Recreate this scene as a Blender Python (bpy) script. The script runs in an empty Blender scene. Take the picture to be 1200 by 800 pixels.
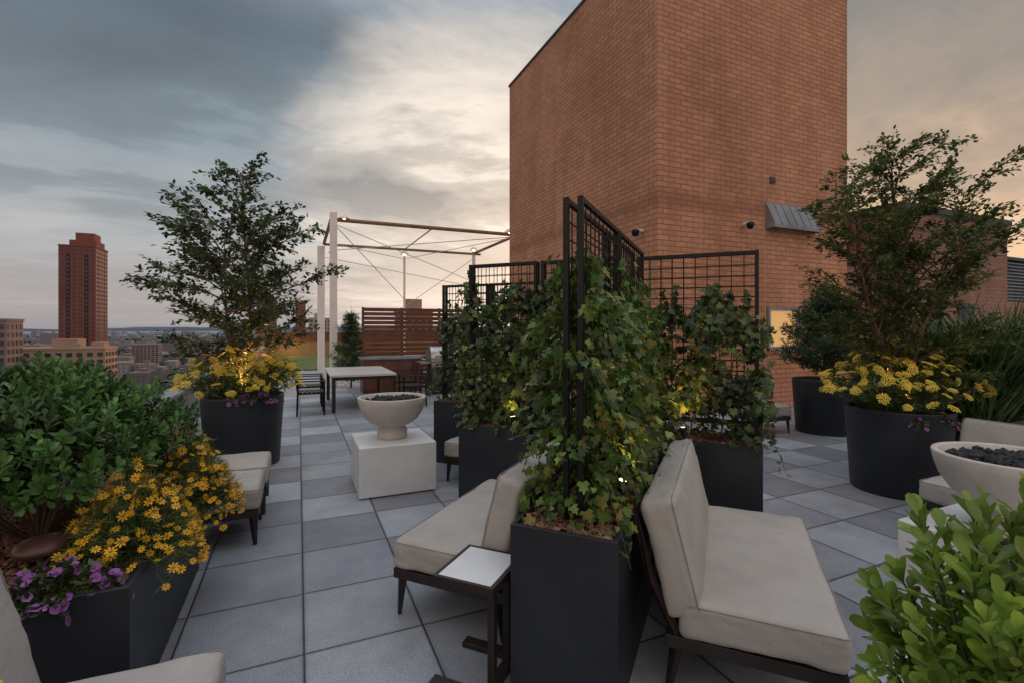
import bpy, bmesh, math, random
import numpy as np
from mathutils import Vector, Matrix, noise
random.seed(7); rng = np.random.default_rng(7)
SC = bpy.context.scene; COL = SC.collection
PI = math.pi; R = math.radians
TH = R(23.8); S_, C_ = math.sin(TH), math.cos(TH)
CH = 1.65
def W(xc, d): return (d*S_ + xc*C_, d*C_ - xc*S_)
A2 = 2*TH
def AB(a, b): return (a*math.sin(A2)+b*math.cos(A2), a*math.cos(A2)-b*math.sin(A2))
RB = -A2; RA = PI/2 - A2

# ---------------------------------------------------------------- materials
def newmat(name):
    m = bpy.data.materials.new(name); m.use_nodes = True
    nt = m.node_tree; b = nt.nodes['Principled BSDF']
    return m, nt, b
def mth(nt, op, a, b=None, c=None):
    n = nt.nodes.new('ShaderNodeMath'); n.operation = op
    for i, x in enumerate((a, b, c)):
        if x is None: continue
        if isinstance(x, (int, float)): n.inputs[i].default_value = x
        else: nt.links.new(x, n.inputs[i])
    return n.outputs[0]
def ramp(nt, fac, stops, interp='LINEAR'):
    r = nt.nodes.new('ShaderNodeValToRGB'); r.color_ramp.interpolation = interp
    e = r.color_ramp.elements
    while len(e) < len(stops): e.new(.5)
    for el, (p, c) in zip(e, stops): el.position = p; el.color = (c[0], c[1], c[2], 1)
    if fac is not None: nt.links.new(fac, r.inputs[0])
    return r.outputs[0]
def mixc(nt, fac, a, b, mode='MIX'):
    n = nt.nodes.new('ShaderNodeMix'); n.data_type = 'RGBA'; n.blend_type = mode
    for i, x in ((0, fac), (6, a), (7, b)):
        if isinstance(x, (int, float)): n.inputs[i].default_value = x
        elif isinstance(x, tuple): n.inputs[i].default_value = (x[0], x[1], x[2], 1)
        else: nt.links.new(x, n.inputs[i])
    return n.outputs[2]
def noi(nt, vec, scale, detail=4, rough=.55, dist=0):
    n = nt.nodes.new('ShaderNodeTexNoise'); n.inputs['Scale'].default_value = scale
    n.inputs['Detail'].default_value = detail; n.inputs['Roughness'].default_value = rough; n.inputs['Distortion'].default_value = dist
    if vec is not None: nt.links.new(vec, n.inputs['Vector'])
    return n.outputs[0]
def pos(nt): return nt.nodes.new('ShaderNodeNewGeometry').outputs['Position']
def bump(nt, b, h, strength=.3, dist=.01):
    n = nt.nodes.new('ShaderNodeBump'); n.inputs['Strength'].default_value = strength; n.inputs['Distance'].default_value = dist
    nt.links.new(h, n.inputs['Height']); nt.links.new(n.outputs[0], b.inputs['Normal'])
def mat(name, c, rough=.6, metal=0, var=.2, scale=3, bs=None, bst=.2, bd=.004):
    m, nt, b = newmat(name)
    p = pos(nt); f = noi(nt, p, scale)
    lo = tuple(x*(1-var) for x in c); hi = tuple(min(1, x*(1+var)) for x in c)
    nt.links.new(ramp(nt, f, [(.3, lo), (.7, hi)]), b.inputs['Base Color'])
    b.inputs['Roughness'].default_value = rough; b.inputs['Metallic'].default_value = metal
    if bs: bump(nt, b, noi(nt, p, bs, 3), bst, bd)
    return m
def leafmat(name, cols, trans=.3, rough=.42, clump=4, cl=(.40, 1.38)):
    m, nt, b = newmat(name)
    g = nt.nodes.new('ShaderNodeNewGeometry')
    n = len(cols)
    c = ramp(nt, g.outputs['Random Per Island'], [(i/(n-1), cc) for i, cc in enumerate(cols)])
    f = noi(nt, g.outputs['Position'], clump, 2)
    k = ramp(nt, f, [(.35, (cl[0],)*3), (.65, (cl[1],)*3)])
    c = mixc(nt, 1.0, c, k, 'MULTIPLY')
    nt.links.new(c, b.inputs['Base Color']); b.inputs['Roughness'].default_value = rough
    t = nt.nodes.new('ShaderNodeBsdfTranslucent'); nt.links.new(c, t.inputs[0])
    mx = nt.nodes.new('ShaderNodeMixShader'); mx.inputs[0].default_value = trans
    nt.links.new(b.outputs[0], mx.inputs[1]); nt.links.new(t.outputs[0], mx.inputs[2])
    nt.links.new(mx.outputs[0], nt.nodes['Material Output'].inputs[0])
    return m
def emat(name, c, s):
    m, nt, b = newmat(name)
    b.inputs['Base Color'].default_value = (*c, 1); b.inputs['Emission Color'].default_value = (*c, 1)
    b.inputs['Emission Strength'].default_value = s
    return m
def wallvec(nt):
    g = nt.nodes.new('ShaderNodeNewGeometry')
    sp = nt.nodes.new('ShaderNodeSeparateXYZ'); nt.links.new(g.outputs['Position'], sp.inputs[0])
    sn = nt.nodes.new('ShaderNodeSeparateXYZ'); nt.links.new(g.outputs['True Normal'], sn.inputs[0])
    ax = mth(nt, 'ABSOLUTE', sn.outputs[0]); ay = mth(nt, 'ABSOLUTE', sn.outputs[1])
    h = mth(nt, 'ADD', mth(nt, 'MULTIPLY', sp.outputs[0], ay), mth(nt, 'MULTIPLY', sp.outputs[1], ax))
    cb = nt.nodes.new('ShaderNodeCombineXYZ'); nt.links.new(h, cb.inputs[0]); nt.links.new(sp.outputs[2], cb.inputs[1])
    return cb.outputs[0], g.outputs['Position'], h, sp.outputs[2]
def brickmat(name, c1, c2, mortar, bw=.3, rh=.1):
    m, nt, b = newmat(name)
    v, p, h, z = wallvec(nt)
    br = nt.nodes.new('ShaderNodeTexBrick'); nt.links.new(v, br.inputs['Vector'])
    br.inputs['Color1'].default_value = (*c1, 1); br.inputs['Color2'].default_value = (*c2, 1); br.inputs['Mortar'].default_value = (*mortar, 1)
    br.inputs['Scale'].default_value = 1; br.inputs['Brick Width'].default_value = bw; br.inputs['Row Height'].default_value = rh
    br.inputs['Mortar Size'].default_value = .0105; br.inputs['Mortar Smooth'].default_value = .1
    big = ramp(nt, noi(nt, p, .35, 6, .65), [(.3, (.78, .74, .72)), (.7, (1.18, 1.18, 1.18))])
    c = mixc(nt, 1.0, br.outputs[0], big, 'MULTIPLY')
    mp = nt.nodes.new('ShaderNodeMapping'); mp.inputs['Scale'].default_value = (1.6, 1.6, .12); nt.links.new(p, mp.inputs[0])
    st = ramp(nt, noi(nt, mp.outputs[0], 1.5, 5, .65), [(.50, (0, 0, 0)), (.78, (.45, .45, .45))])
    c = mixc(nt, st, c, (c1[0]*.45, c1[1]*.44, c1[2]*.45))
    mp2 = nt.nodes.new('ShaderNodeMapping'); mp2.inputs['Scale'].default_value = (1.0, 1.0, .25); mp2.inputs['Location'].default_value = (7, 3, 1); nt.links.new(p, mp2.inputs[0])
    ps = ramp(nt, noi(nt, mp2.outputs[0], 1.1, 7, .7), [(.54, (0, 0, 0)), (.75, (.36, .36, .36))])
    c = mixc(nt, ps, c, (min(1, c1[0]*1.3), c1[1]*1.6, c1[2]*2.0))
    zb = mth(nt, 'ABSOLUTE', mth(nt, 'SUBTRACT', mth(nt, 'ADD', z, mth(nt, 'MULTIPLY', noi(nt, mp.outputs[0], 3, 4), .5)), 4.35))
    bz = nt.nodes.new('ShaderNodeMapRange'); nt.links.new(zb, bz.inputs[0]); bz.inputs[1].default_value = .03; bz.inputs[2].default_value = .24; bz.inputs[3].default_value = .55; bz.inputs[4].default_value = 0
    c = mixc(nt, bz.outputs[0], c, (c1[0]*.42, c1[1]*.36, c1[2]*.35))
    nt.links.new(c, b.inputs['Base Color']); b.inputs['Roughness'].default_value = .88
    bump(nt, b, mth(nt, 'SUBTRACT', mth(nt, 'MULTIPLY', noi(nt, p, 40, 3), .4), br.outputs[1]), .6, .014)
    return m

M = {}
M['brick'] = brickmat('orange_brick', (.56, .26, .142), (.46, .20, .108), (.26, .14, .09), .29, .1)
M['brick2'] = brickmat('dull_brick', (.34, .17, .115), (.27, .13, .088), (.2, .125, .10))
M['graphite'] = mat('graphite_metal', (.023, .027, .034), .5, .25, .25, 2.5, 120, .12, .002)
M['black'] = mat('black_steel', (.012, .011, .011), .45, .5, .2, 5)
M['darkwood'] = mat('espresso_timber', (.020, .013, .010), .5, 0, .3, 8, 60, .2, .002)
def fabric():
    m, nt, b = newmat('oat_fabric'); p = pos(nt)
    c = ramp(nt, noi(nt, p, 3.2, 5, .6), [(.3, (.36, .33, .30)), (.7, (.45, .415, .38))])
    w = ramp(nt, noi(nt, p, 330, 3, .7), [(.3, (.8, .8, .8)), (.7, (1.15, 1.15, 1.15))])
    nt.links.new(mixc(nt, 1.0, c, w, 'MULTIPLY'), b.inputs['Base Color']); b.inputs['Roughness'].default_value = .95
    h = mth(nt, 'ADD', mth(nt, 'MULTIPLY', noi(nt, p, 400, 3), .10), mth(nt, 'MULTIPLY', noi(nt, p, 9, 4, .6, .8), 1.0))
    bump(nt, b, h, .5, .014)
    return m
M['fabric'] = fabric()
M['piping'] = mat('oat_piping', (.28, .25, .225), .95, 0, .05)
M['white'] = mat('white_stone', (.66, .67, .69), .5, 0, .09, 4, 90, .1, .001)
M['concrete'] = mat('cream_concrete', (.50, .455, .41), .7, 0, .11, 9, 150, .25, .002)
M['lava'] = mat('lava_rock', (.018, .018, .02), .75, 0, .5, 30, 160, .9, .004)
M['mulch'] = leafmat('bark_mulch', [(.09, .04, .026), (.20, .09, .055), (.30, .15, .10), (.12, .055, .035)], 0, .9)
M['soil'] = mat('dark_soil', (.03, .018, .012), .95, 0, .4, 30, 80, .8, .01)
M['tan'] = mat('pale_steel', (.78, .72, .67), .55, 0, .08, 2)
M['rust'] = mat('brown_steel', (.26, .13, .085), .6, 0, .25, 3)
M['cable'] = mat('pale_cable', (.5, .42, .38), .5, .3, .1)
M['steel'] = mat('brushed_steel', (.42, .41, .40), .32, .9, .1, 4)
M['greymetal'] = mat('weathered_zinc', (.24, .245, .26), .5, .4, .25, 3, 30, .2)
M['slat'] = mat('red_brown_slats', (.13, .043, .024), .6, 0, .35, 4, 40, .3)
M['counter'] = mat('brown_counter', (.10, .05, .035), .5, 0, .25, 4)
M['coping'] = mat('dark_coping', (.05, .045, .045), .5, .3, .3, 2)
M['joint'] = mat('sealant_joint', (.52, .28, .17), .8, 0, .2, 2)
M['barkm'] = mat('grey_brown_bark', (.13, .075, .05), .9, 0, .35, 14, 70, .6, .006)
M['stem'] = mat('green_stem', (.08, .09, .03), .7, 0, .3, 20)
M['vine'] = mat('brown_vine', (.09, .05, .03), .8, 0, .3, 20)
M['brown'] = mat('brown_glaze', (.085, .035, .027), .35, 0, .25, 8)
M['tabletop'] = mat('pale_tabletop', (.50, .47, .44), .4, 0, .08, 3)
M['turf'] = mat('green_turf', (.075, .11, .02), .95, 0, .3, 3, 60, .5)
M['parapet'] = mat('grey_parapet', (.20, .19, .19), .85, 0, .2, 2, 40, .3)
M['litwall'] = mat('ochre_wall', (.24, .16, .07), .8, 0, .2, 2)
M['lamp'] = emat('lamp_glow', (1, .72, .38), 9)
M['litwin'] = emat('lit_glass', (.9, .52, .18), .30)
M['tree'] = leafmat('tree_leaves', [(.032, .062, .022), (.065, .105, .032), (.12, .14, .045), (.045, .08, .028)], .38)
M['treer'] = leafmat('right_tree_leaves', [(.05, .085, .024), (.09, .14, .034), (.14, .17, .045), (.15, .14, .035)], .38)
M['shrub'] = leafmat('glossy_leaves', [(.042, .105, .025), (.085, .19, .042), (.14, .27, .065), (.06, .14, .035)], .3, .32)
M['fore'] = leafmat('bright_leaves', [(.12, .20, .028), (.21, .31, .045), (.33, .43, .08), (.16, .26, .038)], .4, .3)
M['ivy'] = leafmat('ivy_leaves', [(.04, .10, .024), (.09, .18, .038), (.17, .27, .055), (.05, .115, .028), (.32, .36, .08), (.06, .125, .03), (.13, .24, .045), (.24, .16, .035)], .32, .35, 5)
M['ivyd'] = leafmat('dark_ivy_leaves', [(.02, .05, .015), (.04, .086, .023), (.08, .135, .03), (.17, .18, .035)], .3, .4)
M['fine'] = leafmat('fine_foliage', [(.045, .08, .025), (.08, .13, .035), (.13, .18, .05)], .3)
M['pine'] = leafmat('pine_needles', [(.025, .06, .026), (.045, .10, .036), (.08, .14, .045)], .15)
M['grassb'] = leafmat('grass_blades', [(.05, .10, .03), (.085, .15, .04), (.14, .21, .06)], .35)
M['yellow'] = leafmat('yellow_florets', [(.74, .50, .045), (.90, .68, .10), (.82, .58, .06)], .15, .7, 8, (.8, 1.1))
M['daisy'] = leafmat('orange_yellow_petals', [(.84, .40, .01), (.92, .52, .02), (.88, .45, .012)], .25, .6, 8, (.85, 1.1))
M['daisyc'] = mat('daisy_centre', (.35, .12, .01), .9)
M['purple'] = leafmat('purple_petals', [(.30, .07, .36), (.46, .16, .52), (.37, .10, .42)], .3, .6, 8, (.8, 1.1))

def paver():
    m, nt, b = newmat('granite_pavers')
    p = pos(nt); sp = nt.nodes.new('ShaderNodeSeparateXYZ'); nt.links.new(p, sp.inputs[0])
    T = .61
    gx = mth(nt, 'DIVIDE', mth(nt, 'SUBTRACT', sp.outputs[0], .025), T)
    gy = mth(nt, 'DIVIDE', mth(nt, 'SUBTRACT', sp.outputs[1], .23), T)
    fx, fy = mth(nt, 'FLOOR', gx), mth(nt, 'FLOOR', gy)
    cb = nt.nodes.new('ShaderNodeCombineXYZ'); nt.links.new(fx, cb.inputs[0]); nt.links.new(fy, cb.inputs[1])
    wn = nt.nodes.new('ShaderNodeTexWhiteNoise'); wn.noise_dimensions = '2D'; nt.links.new(cb.outputs[0], wn.inputs['Vector'])
    chk = mth(nt, 'FLOORED_MODULO', mth(nt, 'ADD', fx, fy), 2.0)
    f = mth(nt, 'ADD', mth(nt, 'MULTIPLY', wn.outputs[0], .62), mth(nt, 'MULTIPLY', chk, .38))
    c = ramp(nt, f, [(0, (.215, .225, .255)), (.45, (.275, .29, .325)), (.75, (.355, .38, .415)), (1, (.42, .45, .485))])
    gr = ramp(nt, noi(nt, p, 95, 5, .85), [(.36, (.6, .6, .61)), (.5, (1, 1, 1)), (.64, (1.33, 1.33, 1.32))])
    c = mixc(nt, 1.0, c, gr, 'MULTIPLY')
    bg = ramp(nt, noi(nt, p, 1.3, 7, .7), [(.3, (.66, .66, .68)), (.7, (1.16, 1.15, 1.13))])
    c = mixc(nt, 1.0, c, bg, 'MULTIPLY')
    ex = mth(nt, 'ABSOLUTE', mth(nt, 'SUBTRACT', mth(nt, 'FRACT', gx), .5))
    ey = mth(nt, 'ABSOLUTE', mth(nt, 'SUBTRACT', mth(nt, 'FRACT', gy), .5))
    e = mth(nt, 'MAXIMUM', ex, ey)
    ed = nt.nodes.new('ShaderNodeMapRange'); nt.links.new(mth(nt, 'ADD', e, mth(nt, 'MULTIPLY', noi(nt, p, 12, 4), .03)), ed.inputs[0])
    ed.inputs[1].default_value = .475; ed.inputs[2].default_value = .512; ed.inputs[3].default_value = 0; ed.inputs[4].default_value = .45
    c = mixc(nt, ed.outputs[0], c, (.12, .12, .125))
    j = mth(nt, 'GREATER_THAN', e, .4935)
    c = mixc(nt, j, c, (.028, .028, .03))
    nt.links.new(c, b.inputs['Base Color']); b.inputs['Roughness'].default_value = .58
    mr = nt.nodes.new('ShaderNodeMapRange'); nt.links.new(e, mr.inputs[0])
    mr.inputs[1].default_value = .486; mr.inputs[2].default_value = .496; mr.inputs[3].default_value = 1; mr.inputs[4].default_value = 0
    hh = mth(nt, 'ADD', mr.outputs[0], mth(nt, 'MULTIPLY', noi(nt, p, 110, 3, .7), .22))
    bump(nt, b, hh, .7, .008)
    return m
M['paver'] = paver()
def facade(name):
    m, nt, b = newmat(name)
    v, p, h, z = wallvec(nt)
    g = nt.nodes.new('ShaderNodeNewGeometry')
    c = ramp(nt, g.outputs['Random Per Island'], [(0, (.16, .10, .09)), (.25, (.22, .20, .20)), (.45, (.18, .11, .095)), (.65, (.27, .25, .24)), (.85, (.12, .11, .12)), (1, (.24, .17, .14))])
    wx = mth(nt, 'FRACT', mth(nt, 'DIVIDE', h, 4.0)); wz = mth(nt, 'FRACT', mth(nt, 'DIVIDE', z, 3.4))
    w = mth(nt, 'MULTIPLY', mth(nt, 'GREATER_THAN', wx, .5), mth(nt, 'GREATER_THAN', wz, .5))
    sn = nt.nodes.new('ShaderNodeSeparateXYZ'); nt.links.new(g.outputs['True Normal'], sn.inputs[0])
    w = mth(nt, 'MULTIPLY', w, mth(nt, 'LESS_THAN', sn.outputs[2], .5))
    c = mixc(nt, mth(nt, 'MULTIPLY', w, .6), c, (.05, .055, .07))
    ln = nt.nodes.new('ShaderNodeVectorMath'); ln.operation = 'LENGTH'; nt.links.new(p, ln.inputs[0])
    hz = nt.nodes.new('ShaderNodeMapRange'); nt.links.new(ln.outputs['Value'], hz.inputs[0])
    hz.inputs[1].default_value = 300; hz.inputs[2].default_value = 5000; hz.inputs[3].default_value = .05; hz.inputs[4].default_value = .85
    c = mixc(nt, hz.outputs[0], c, (.20, .235, .285))  # distance haze put into the wall colour, bluer farther out
    nt.links.new(c, b.inputs['Base Color']); b.inputs['Roughness'].default_value = .9
    return m
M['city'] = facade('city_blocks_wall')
def groundm():
    m, nt, b = newmat('city_ground')
    p = pos(nt); c = ramp(nt, noi(nt, p, .006, 8, .7), [(.3, (.04, .05, .045)), (.55, (.08, .08, .08)), (.7, (.13, .12, .115))])
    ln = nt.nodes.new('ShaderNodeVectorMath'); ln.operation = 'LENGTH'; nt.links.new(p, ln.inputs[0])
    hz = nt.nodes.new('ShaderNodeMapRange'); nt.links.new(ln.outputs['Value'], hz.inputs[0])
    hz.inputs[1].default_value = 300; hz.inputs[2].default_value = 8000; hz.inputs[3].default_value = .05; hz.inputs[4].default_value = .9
    c = mixc(nt, hz.outputs[0], c, (.19, .225, .28))  # aerial haze painted into the ground colour, stronger with distance
    nt.links.new(c, b.inputs['Base Color']); b.inputs['Roughness'].default_value = 1
    return m
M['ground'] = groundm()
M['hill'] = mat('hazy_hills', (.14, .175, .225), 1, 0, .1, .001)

# ---------------------------------------------------------------- mesh helpers
class MB:
    def __init__(s): s.v = []; s.f = []
    def add(s, vs, fs, T=None):
        o = len(s.v)
        for v in vs:
            v = Vector(v); s.v.append(T @ v if T else v)
        s.f += [tuple(i+o for i in f) for f in fs]
        return s
    def box(s, c, d, T=None, rz=0):
        x, y, z = d[0]/2, d[1]/2, d[2]/2
        vs = []
        for k in (0, 1):
            for a, b in ((-1, -1), (1, -1), (1, 1), (-1, 1)): vs.append(Vector((a*x, b*y, (-z, z)[k])))
        Rz = Matrix.Rotation(rz, 4, 'Z')
        vs = [Rz @ v + Vector(c) for v in vs]
        return s.add(vs, [(3, 2, 1, 0), (4, 5, 6, 7), (0, 1, 5, 4), (1, 2, 6, 5), (2, 3, 7, 6), (3, 0, 4, 7)], T)
    def b2(s, x0, x1, y0, y1, z0, z1, T=None):
        return s.box(((x0+x1)/2, (y0+y1)/2, (z0+z1)/2), (x1-x0, y1-y0, z1-z0), T)
    def tube(s, pts, rad, n=6, cap=True):
        pts = [Vector(p) for p in pts]
        if not hasattr(rad, '__len__'): rad = [rad]*len(pts)
        o = len(s.v)
        for i, p in enumerate(pts):
            d = (pts[min(i+1, len(pts)-1)] - pts[max(i-1, 0)])
            if d.length < 1e-9: d = Vector((0, 0, 1))
            d.normalize()
            up = Vector((0, 0, 1)) if abs(d.z) < .95 else Vector((1, 0, 0))
            x = d.cross(up).normalized(); y = x.cross(d)
            for k in range(n):
                a = 2*PI*k/n; s.v.append(p + (x*math.cos(a)+y*math.sin(a))*rad[i])
        for i in range(len(pts)-1):
            for k in range(n):
                s.f.append((o+i*n+k, o+i*n+(k+1) % n, o+(i+1)*n+(k+1) % n, o+(i+1)*n+k))
        if cap:
            s.f.append(tuple(o+k for k in reversed(range(n)))); s.f.append(tuple(o+(len(pts)-1)*n+k for k in range(n)))
        return s
    def lathe(s, prof, n=48, c=(0, 0, 0)):
        o = len(s.v)
        for r, z in prof:
            for k in range(n):
                a = 2*PI*k/n; s.v.append(Vector((c[0]+r*math.cos(a), c[1]+r*math.sin(a), c[2]+z)))
        for i in range(len(prof)-1):
            for k in range(n): s.f.append((o+i*n+k, o+i*n+(k+1) % n, o+(i+1)*n+(k+1) % n, o+(i+1)*n+k))
        return s
    def build(s, name, m, parent=None, smooth=False, bev=0, loc=None):
        me = bpy.data.meshes.new(name); me.from_pydata([tuple(v) for v in s.v], [], s.f); me.update()
        o = bpy.data.objects.new(name, me); COL.objects.link(o); me.materials.append(m)
        if parent: o.parent = parent
        if loc: o.location = loc
        if smooth:
            me.polygons.foreach_set('use_smooth', [True]*len(me.polygons))
        if bev:
            b = o.modifiers.new('bevel', 'BEVEL'); b.width = bev; b.segments = 2; b.limit_method = 'ANGLE'
        return o
def tag(o, label, cat, group=None, kind=None):
    o['label'] = label; o['category'] = cat
    if group: o['group'] = group
    if kind: o['kind'] = kind
    return o
def thing(name, label, cat, loc=(0, 0, 0), rz=0, group=None):
    o = bpy.data.objects.new(name, None); COL.objects.link(o); o.empty_display_size = .1
    o.location = loc if len(loc) == 3 else (loc[0], loc[1], 0); o.rotation_euler = (0, 0, rz)
    return tag(o, label, cat, group)
def dup(r, loc, rz, label):
    def cp(o, p):
        c = o.copy(); COL.objects.link(c)
        if p: c.parent = p
        for ch in list(o.children): cp(ch, c)
        return c
    c = cp(r, None); c.location = loc if len(loc) == 3 else (loc[0], loc[1], 0); c.rotation_euler = (0, 0, rz); c['label'] = label
    return c
def struct(o): o['kind'] = 'structure'; return o

# leaf templates
def sym(right, tip):
    n = len(right); v = [(0, 0, 0)] + right + [tip] + [(-x, y, z) for x, y, z in reversed(right)]
    return np.array(v, float), [tuple(range(0, n+2)), (0,)+tuple(range(n+1, 2*n+2))]
OVAL = sym([(.2, .25, .05), (.24, .6, .06)], (0, 1, -.04))
SPOON = sym([(.08, .25, .03), (.24, .68, .07), (.15, .92, .03)], (0, 1, -.03))
NARROW = sym([(.09, .35, .02)], (0, 1, -.05))
NEEDLE = sym([(.025, .5, 0)], (0, 1, 0))
IVY = sym([(.3, -.14, .02), (.56, .16, .07), (.3, .3, .05), (.42, .62, .08), (.17, .66, .04)], (0, 1.02, -.06))
def tmpl_daisy(n=8):
    v = []; f = []
    for k in range(n):
        a = 2*PI*k/n; c, s = math.cos(a), math.sin(a)
        for r, t in ((.12, 0), (.55, .19), (1, .13), (1, -.13), (.55, -.19)):
            v.append((r*c - t*s, r*s + t*c, .06*r))
        f.append(tuple(range(k*5, k*5+5)))
    return np.array(v), f
DAISY = tmpl_daisy()
def tmpl_disc(n, r0, z0, wav):
    v = [(0, 0, z0)]; f = []
    for k in range(n):
        a = 2*PI*k/n; r = r0*(1 - wav*(k % 2)); v.append((r*math.cos(a), r*math.sin(a), .05*(k % 2)))
    for k in range(n): f.append((0, 1+k, 1+(k+1) % n))
    return np.array(v), f
PETUNIA = tmpl_disc(10, 1, -.35, .14)
DCEN = tmpl_disc(8, .22, .14, 0)
def tmpl_yarrow():
    v = []; f = []
    for i in range(34):
        r = math.sqrt((i+.5)/34); a = i*2.39996; x, y = r*math.cos(a), r*math.sin(a); z = .25*(1-r*r)+random.uniform(-.04, .04)
        o = len(v); q = .15
        for k in range(5): v.append((x+q*math.cos(k*2*PI/5+i), y+q*math.sin(k*2*PI/5+i), z-.05))
        v.append((x, y, z+.08))
        for k in range(5): f.append((o+k, o+(k+1) % 5, o+5))
    return np.array(v), f
YARROW = tmpl_yarrow()
def tmpl_blade():
    v = []; f = []; n = 6
    for i in range(n):
        t = i/(n-1); w = .008*(1-t)**.6+.0008
        y = t; z = -.45*t**2.4
        v += [(-w, y, z), (w, y, z)]
    for i in range(n-1): f.append((2*i, 2*i+1, 2*i+3, 2*i+2))
    return np.array(v), f
BLADE = tmpl_blade()
CHIP = (np.array([(-.3, -.5, 0), (.3, -.5, 0), (.25, .5, .1), (-.3, .45, .1), (0, 0, .35)], float), [(0, 1, 4), (1, 2, 4), (2, 3, 4), (3, 0, 4)])

def scat(name, tm, P, T, N, S, m, parent=None):
    P = np.asarray(P, float); T = np.asarray(T, float); N = np.asarray(N, float); S = np.asarray(S, float)
    V, F = tm; n = len(P); k = len(V)
    Y = T/(np.linalg.norm(T, axis=1, keepdims=True)+1e-9)
    Z = N - (N*Y).sum(1, keepdims=True)*Y; Z /= (np.linalg.norm(Z, axis=1, keepdims=True)+1e-9)
    X = np.cross(Y, Z)
    ver = P[:, None, :] + S[:, None, None]*(V[None, :, 0:1]*X[:, None, :] + V[None, :, 1:2]*Y[:, None, :] + V[None, :, 2:3]*Z[:, None, :])
    fl = np.array([i for f in F for i in f]); tot = np.array([len(f) for f in F])
    li = (fl[None, :] + (np.arange(n)*k)[:, None]).ravel()
    tt = np.tile(tot, n); st = np.concatenate([[0], np.cumsum(tt)[:-1]])
    me = bpy.data.meshes.new(name)
    me.vertices.add(n*k); me.vertices.foreach_set('co', ver.reshape(-1).astype(np.float32))
    me.loops.add(len(li)); me.loops.foreach_set('vertex_index', li.astype(np.int32))
    me.polygons.add(len(tt)); me.polygons.foreach_set('loop_start', st.astype(np.int32))
    me.update(calc_edges=True); me.validate()
    me.materials.append(m)
    o = bpy.data.objects.new(name, me); COL.objects.link(o)
    if parent: o.parent = parent
    return o
def rv(n, s=1.0): return rng.normal(0, s, (n, 3))

# ---------------------------------------------------------------- camera, world, sun
cd = bpy.data.cameras.new('camera'); cam = bpy.data.objects.new('camera', cd); COL.objects.link(cam)
cam.location = (0, 0, CH); cam.rotation_euler = (PI/2, 0, -TH); cd.lens = 17; cd.sensor_width = 36; cd.shift_y = -.0125
cd.clip_start = .05; cd.clip_end = 60000; SC.camera = cam
SC.view_settings.view_transform = 'Standard'; SC.view_settings.look = 'None'; SC.view_settings.exposure = 0
wd = bpy.data.worlds.new('World'); SC.world = wd; wd.use_nodes = True
nt = wd.node_tree; bg = nt.nodes['Background']
tc = nt.nodes.new('ShaderNodeTexCoord'); nrm = nt.nodes.new('ShaderNodeVectorMath'); nrm.operation = 'NORMALIZE'
nt.links.new(tc.outputs['Generated'], nrm.inputs[0]); D = nrm.outputs[0]
sp = nt.nodes.new('ShaderNodeSeparateXYZ'); nt.links.new(D, sp.inputs[0]); z = sp.outputs[2]
zc = mth(nt, 'MAXIMUM', z, 0.0)
SAZ = R(43)
def dotdir(az, el):
    n = nt.nodes.new('ShaderNodeVectorMath'); n.operation = 'DOT_PRODUCT'; nt.links.new(D, n.inputs[0])
    n.inputs[1].default_value = (math.sin(R(az))*math.cos(R(el)), math.cos(R(az))*math.cos(R(el)), math.sin(R(el))); return n.outputs['Value']
sky = nt.nodes.new('ShaderNodeTexSky'); sky.sky_type = 'NISHITA'; sky.sun_disc = False; sky.sun_elevation = R(5); sky.sun_rotation = SAZ
sky.air_density = 1.5; sky.dust_density = 3
base = ramp(nt, zc, [(0, (.34, .325, .345)), (.04, (.42, .385, .385)), (.14, (.38, .395, .425)), (.3, (.25, .31, .36)), (.48, (.14, .185, .23)), (.66, (.45, .52, .6)), (.85, (1.25, 1.38, 1.55))])  # top stops, overhead and out of view, brightened to lift the terrace light
pl = nt.nodes.new('ShaderNodeCombineXYZ')
zz = mth(nt, 'ADD', zc, .10)
nt.links.new(mth(nt, 'DIVIDE', sp.outputs[0], zz), pl.inputs[0]); nt.links.new(mth(nt, 'DIVIDE', sp.outputs[1], zz), pl.inputs[1])
mp = nt.nodes.new('ShaderNodeMapping'); nt.links.new(pl.outputs[0], mp.inputs[0]); mp.inputs['Rotation'].default_value = (0, 0, R(20)); mp.inputs['Scale'].default_value = (.55, .8, 1); mp.inputs['Location'].default_value = (5.3, 2.2, 0)
n1 = noi(nt, mp.outputs[0], .75, 9, .58, .4); n2 = noi(nt, mp.outputs[0], 2.4, 9, .62, .3)
cl = mth(nt, 'ADD', mth(nt, 'MULTIPLY', n1, .7), mth(nt, 'MULTIPLY', n2, .3))
wide = ramp(nt, dotdir(43, 12), [(.74, (0, 0, 0)), (.9, (.5, .5, .5)), (1, (.8, .8, .8))])
zf = ramp(nt, zc, [(.0, (.6, .6, .6)), (.08, (1, 1, 1)), (.22, (1, 1, 1)), (.34, (.25, .25, .25)), (.42, (0, 0, 0))])
wide = mixc(nt, 1.0, wide, zf, 'MULTIPLY')
c1 = mixc(nt, wide, base, (.68, .51, .40))
o1 = mth(nt, 'ADD', dotdir(19, 14), mth(nt, 'MULTIPLY', mth(nt, 'SUBTRACT', n2, .5), .14))
c1 = mixc(nt, ramp(nt, o1, [(.925, (0, 0, 0)), (.972, (.75, .75, .75)), (.995, (1, 1, 1))]), c1, (1.0, .87, .75))
o2 = mth(nt, 'ADD', dotdir(66, 9), mth(nt, 'MULTIPLY', mth(nt, 'SUBTRACT', n2, .5), .14))
c1 = mixc(nt, ramp(nt, o2, [(.94, (0, 0, 0)), (.985, (.8, .8, .8)), (1, (1, 1, 1))]), c1, (.84, .55, .34))
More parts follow.
